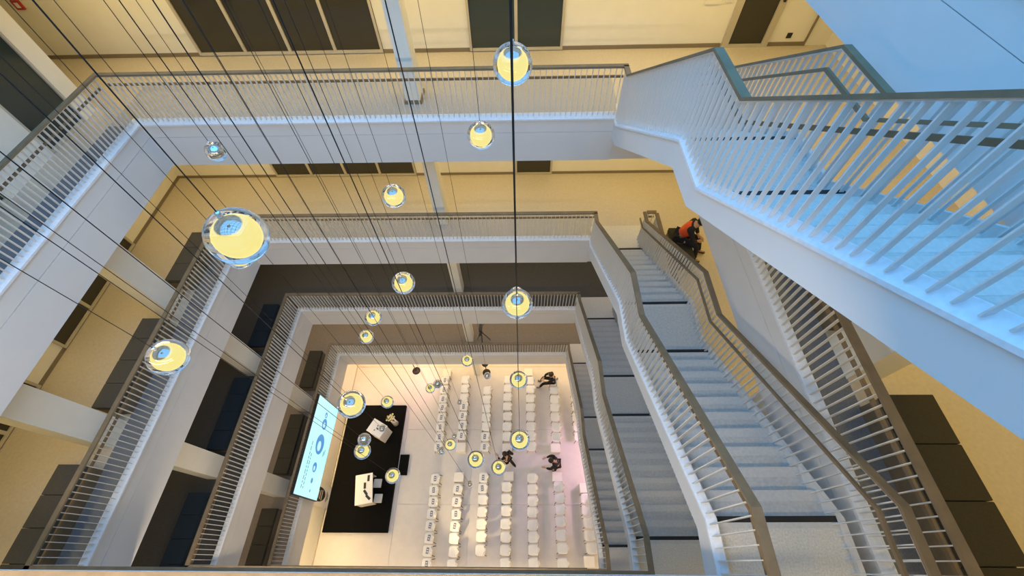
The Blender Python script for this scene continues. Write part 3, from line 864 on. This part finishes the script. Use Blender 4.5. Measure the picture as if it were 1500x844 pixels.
def person(loc, rotz, J, label, top, bottom, vest=None, name='person'):
    o = empty(name, loc, label, 'person', None, rotz)
    pel, chest, neck, head = J['pelvis'], J['chest'], J['neck'], J['head']
    mid = lerp(pel, chest, .5)
    hd = Vector(head) - Vector(neck); hd.normalize(); fw = Vector(J['face']).normalized()
    crown = tuple(Vector(head) + hd * .09); chin = tuple(Vector(head) + fw * .075 - hd * .055); nose = tuple(Vector(head) + fw * .118 - hd * .01)
    side = hd.cross(fw).normalized()
    chains = [[(pel, .12), (mid, .115), (chest, .13), (neck, .058), (tuple(Vector(head) - hd * .05), .075), (head, .092), (crown, .062)],
              [(head, .092), (chin, .035)], [(head, .092), (nose, .014)]]
    for s_ in (1, -1):
        chains.append([(head, .092), (tuple(Vector(head) + side * .1 * s_ - hd * .005), .018)])
    for q in ('l', 'r'):
        sh, el, wr, ha = J['sh' + q], J['el' + q], J['wr' + q], J['ha' + q]
        chains.append([(chest, .13), (sh, .068), (el, .043), (wr, .028), (ha, .036)])
        d = (Vector(ha) - Vector(wr)).normalized(); sd = d.cross(Vector((0, 0, 1)))
        sd = sd.normalized() if sd.length > .1 else Vector((0, 1, 0)); dn_ = d.cross(sd).normalized() * (-1 if d.cross(sd).z > 0 else 1)
        for fi in range(4):
            off = sd * (.03 - .02 * fi); ln = (.075, .085, .08, .062)[fi]
            a = Vector(ha) + off + d * .03; b = a + d * ln * .5 + dn_ * .012; c = b + d * ln * .4 + dn_ * .028
            chains.append([(ha, .036), (tuple(a), .011), (tuple(b), .0095), (tuple(c), .0085)])
        a = Vector(wr) + d * .03 + sd * .03; b = a + d * .035 + sd * .03; c = b + d * .03 + sd * .008
        chains.append([(wr, .028), (tuple(a), .013), (tuple(b), .011), (tuple(c), .009)])
        hp, kn, an, to = J['hp' + q], J['kn' + q], J['an' + q], J['to' + q]
        chains.append([(pel, .12), (hp, .088), (kn, .056), (an, .036), (to, .03)])
    skin_obj('body', chains, M_skin, o, 1)
    g = .018
    jk = [[(pel, .135), (mid, .132), (chest, .15), (lerp(chest, neck, .75), .075)]]
    for q in ('l', 'r'):
        sh, el, wr = J['sh' + q], J['el' + q], J['wr' + q]
        jk.append([(chest, .15), (sh, .088), (el, .062), (lerp(el, wr, .9), .045)])
    skin_obj('jacket', jk, top, o, 1)
    tr = []
    for q in ('l', 'r'):
        hp, kn, an, to = J['hp' + q], J['kn' + q], J['an' + q], J['to' + q]
        tr.append([(pel, .138), (hp, .108), (kn, .076), (an, .058)])
        heel = tuple(Vector(an) + (Vector(an) - Vector(to)).normalized() * .04 + Vector((0, 0, -.045)))
        skin_obj('shoe', [[(heel, .042), (lerp(heel, to, .55), .046), (to, .036)]], M_shoe, o, 1)
    skin_obj('trousers', tr, bottom, o, 1)
    bk = Vector(head) - fw * .038 + hd * .012
    hr = MB().ball(tuple(bk), .112, 18, 12)
    hr.v = [v for v in hr.v]; hr.build('hair', M_hair, o)
    if vest:
        vv = [[(lerp(pel, chest, .15), .150), (mid, .152), (chest, .168), (lerp(chest, neck, .5), .10)]]
        for q in ('l', 'r'): vv.append([(chest, .168), (J['sh' + q], .098)])
        skin_obj('vest', vv, vest, o, 1)
    return o


SIT = dict(pelvis=(0, 0, .56), chest=(.20, 0, .95), neck=(.30, 0, 1.10), head=(.39, 0, 1.20), face=(.9, -.1, -.45),
           shl=(.20, .19, 1.0), ell=(.34, .25, .74), wrl=(.44, .10, .66), hal=(.51, .05, .66),
           shr=(.20, -.19, 1.0), elr=(.36, -.24, .72), wrr=(.45, -.09, .63), har=(.52, -.04, .63),
           hpl=(.02, .10, .54), knl=(.50, .15, .52), anl=(.64, .15, .09), tol=(.81, .17, .045),
           hpr=(.02, -.10, .54), knr=(.50, -.15, .52), anr=(.58, -.17, .09), tor=(.74, -.20, .045))
person((4.04, 7.03, FL[3] + .02), math.radians(-24), SIT, 'person in a bright orange vest sitting bent forward on the olive bench', M_navyc, M_navyc, M_orange)
SIT2 = dict(SIT, chest=(.10, 0, .98), neck=(.14, 0, 1.16), head=(.19, 0, 1.28), face=(.9, 0, -.3), shl=(.10, .19, 1.05), shr=(.10, -.19, 1.05))
person((1.56, 7.49, G), math.radians(180), SIT2, 'person in black clothes sitting on the farthest chair of the second right column', M_blackc, M_blackc)
WALK = dict(pelvis=(0, 0, .95), chest=(.06, 0, 1.32), neck=(.10, 0, 1.50), head=(.15, 0, 1.62), face=(1, 0, -.25),
            shl=(.06, .19, 1.42), ell=(.16, .27, 1.14), wrl=(.36, .20, 1.04), hal=(.44, .17, 1.04),
            shr=(.06, -.19, 1.42), elr=(-.06, -.28, 1.14), wrr=(.10, -.27, .92), har=(.14, -.26, .85),
            hpl=(0, .10, .90), knl=(.22, .11, .52), anl=(.16, .12, .10), tol=(.32, .13, .045),
            hpr=(0, -.10, .90), knr=(-.04, -.11, .50), anr=(-.34, -.11, .14), tor=(-.22, -.12, .05))
person((-.62, 3.78, G), math.radians(140), WALK, 'person in black walking in the aisle beside the middle cube', M_blackc, M_blackc)
BEND = dict(WALK, chest=(.18, 0, 1.28), neck=(.27, 0, 1.43), head=(.36, 0, 1.52), face=(.85, 0, -.5), shl=(.18, .19, 1.36), shr=(.18, -.19, 1.36),
            ell=(.34, .26, 1.10), wrl=(.54, .20, 1.02), hal=(.61, .18, 1.02), elr=(.32, -.27, 1.10), wrr=(.50, -.22, .98), har=(.57, -.20, .97),
            knr=(-.02, -.11, .5), anr=(-.12, -.12, .10), tor=(.04, -.14, .045), knl=(.10, .11, .5), anl=(.06, .12, .10), tol=(.22, .14, .045))
person((1.55, 3.62, G), math.radians(180), BEND, 'person in black standing bent over in the aisle by the right cubes', M_blackc, M_blackc)
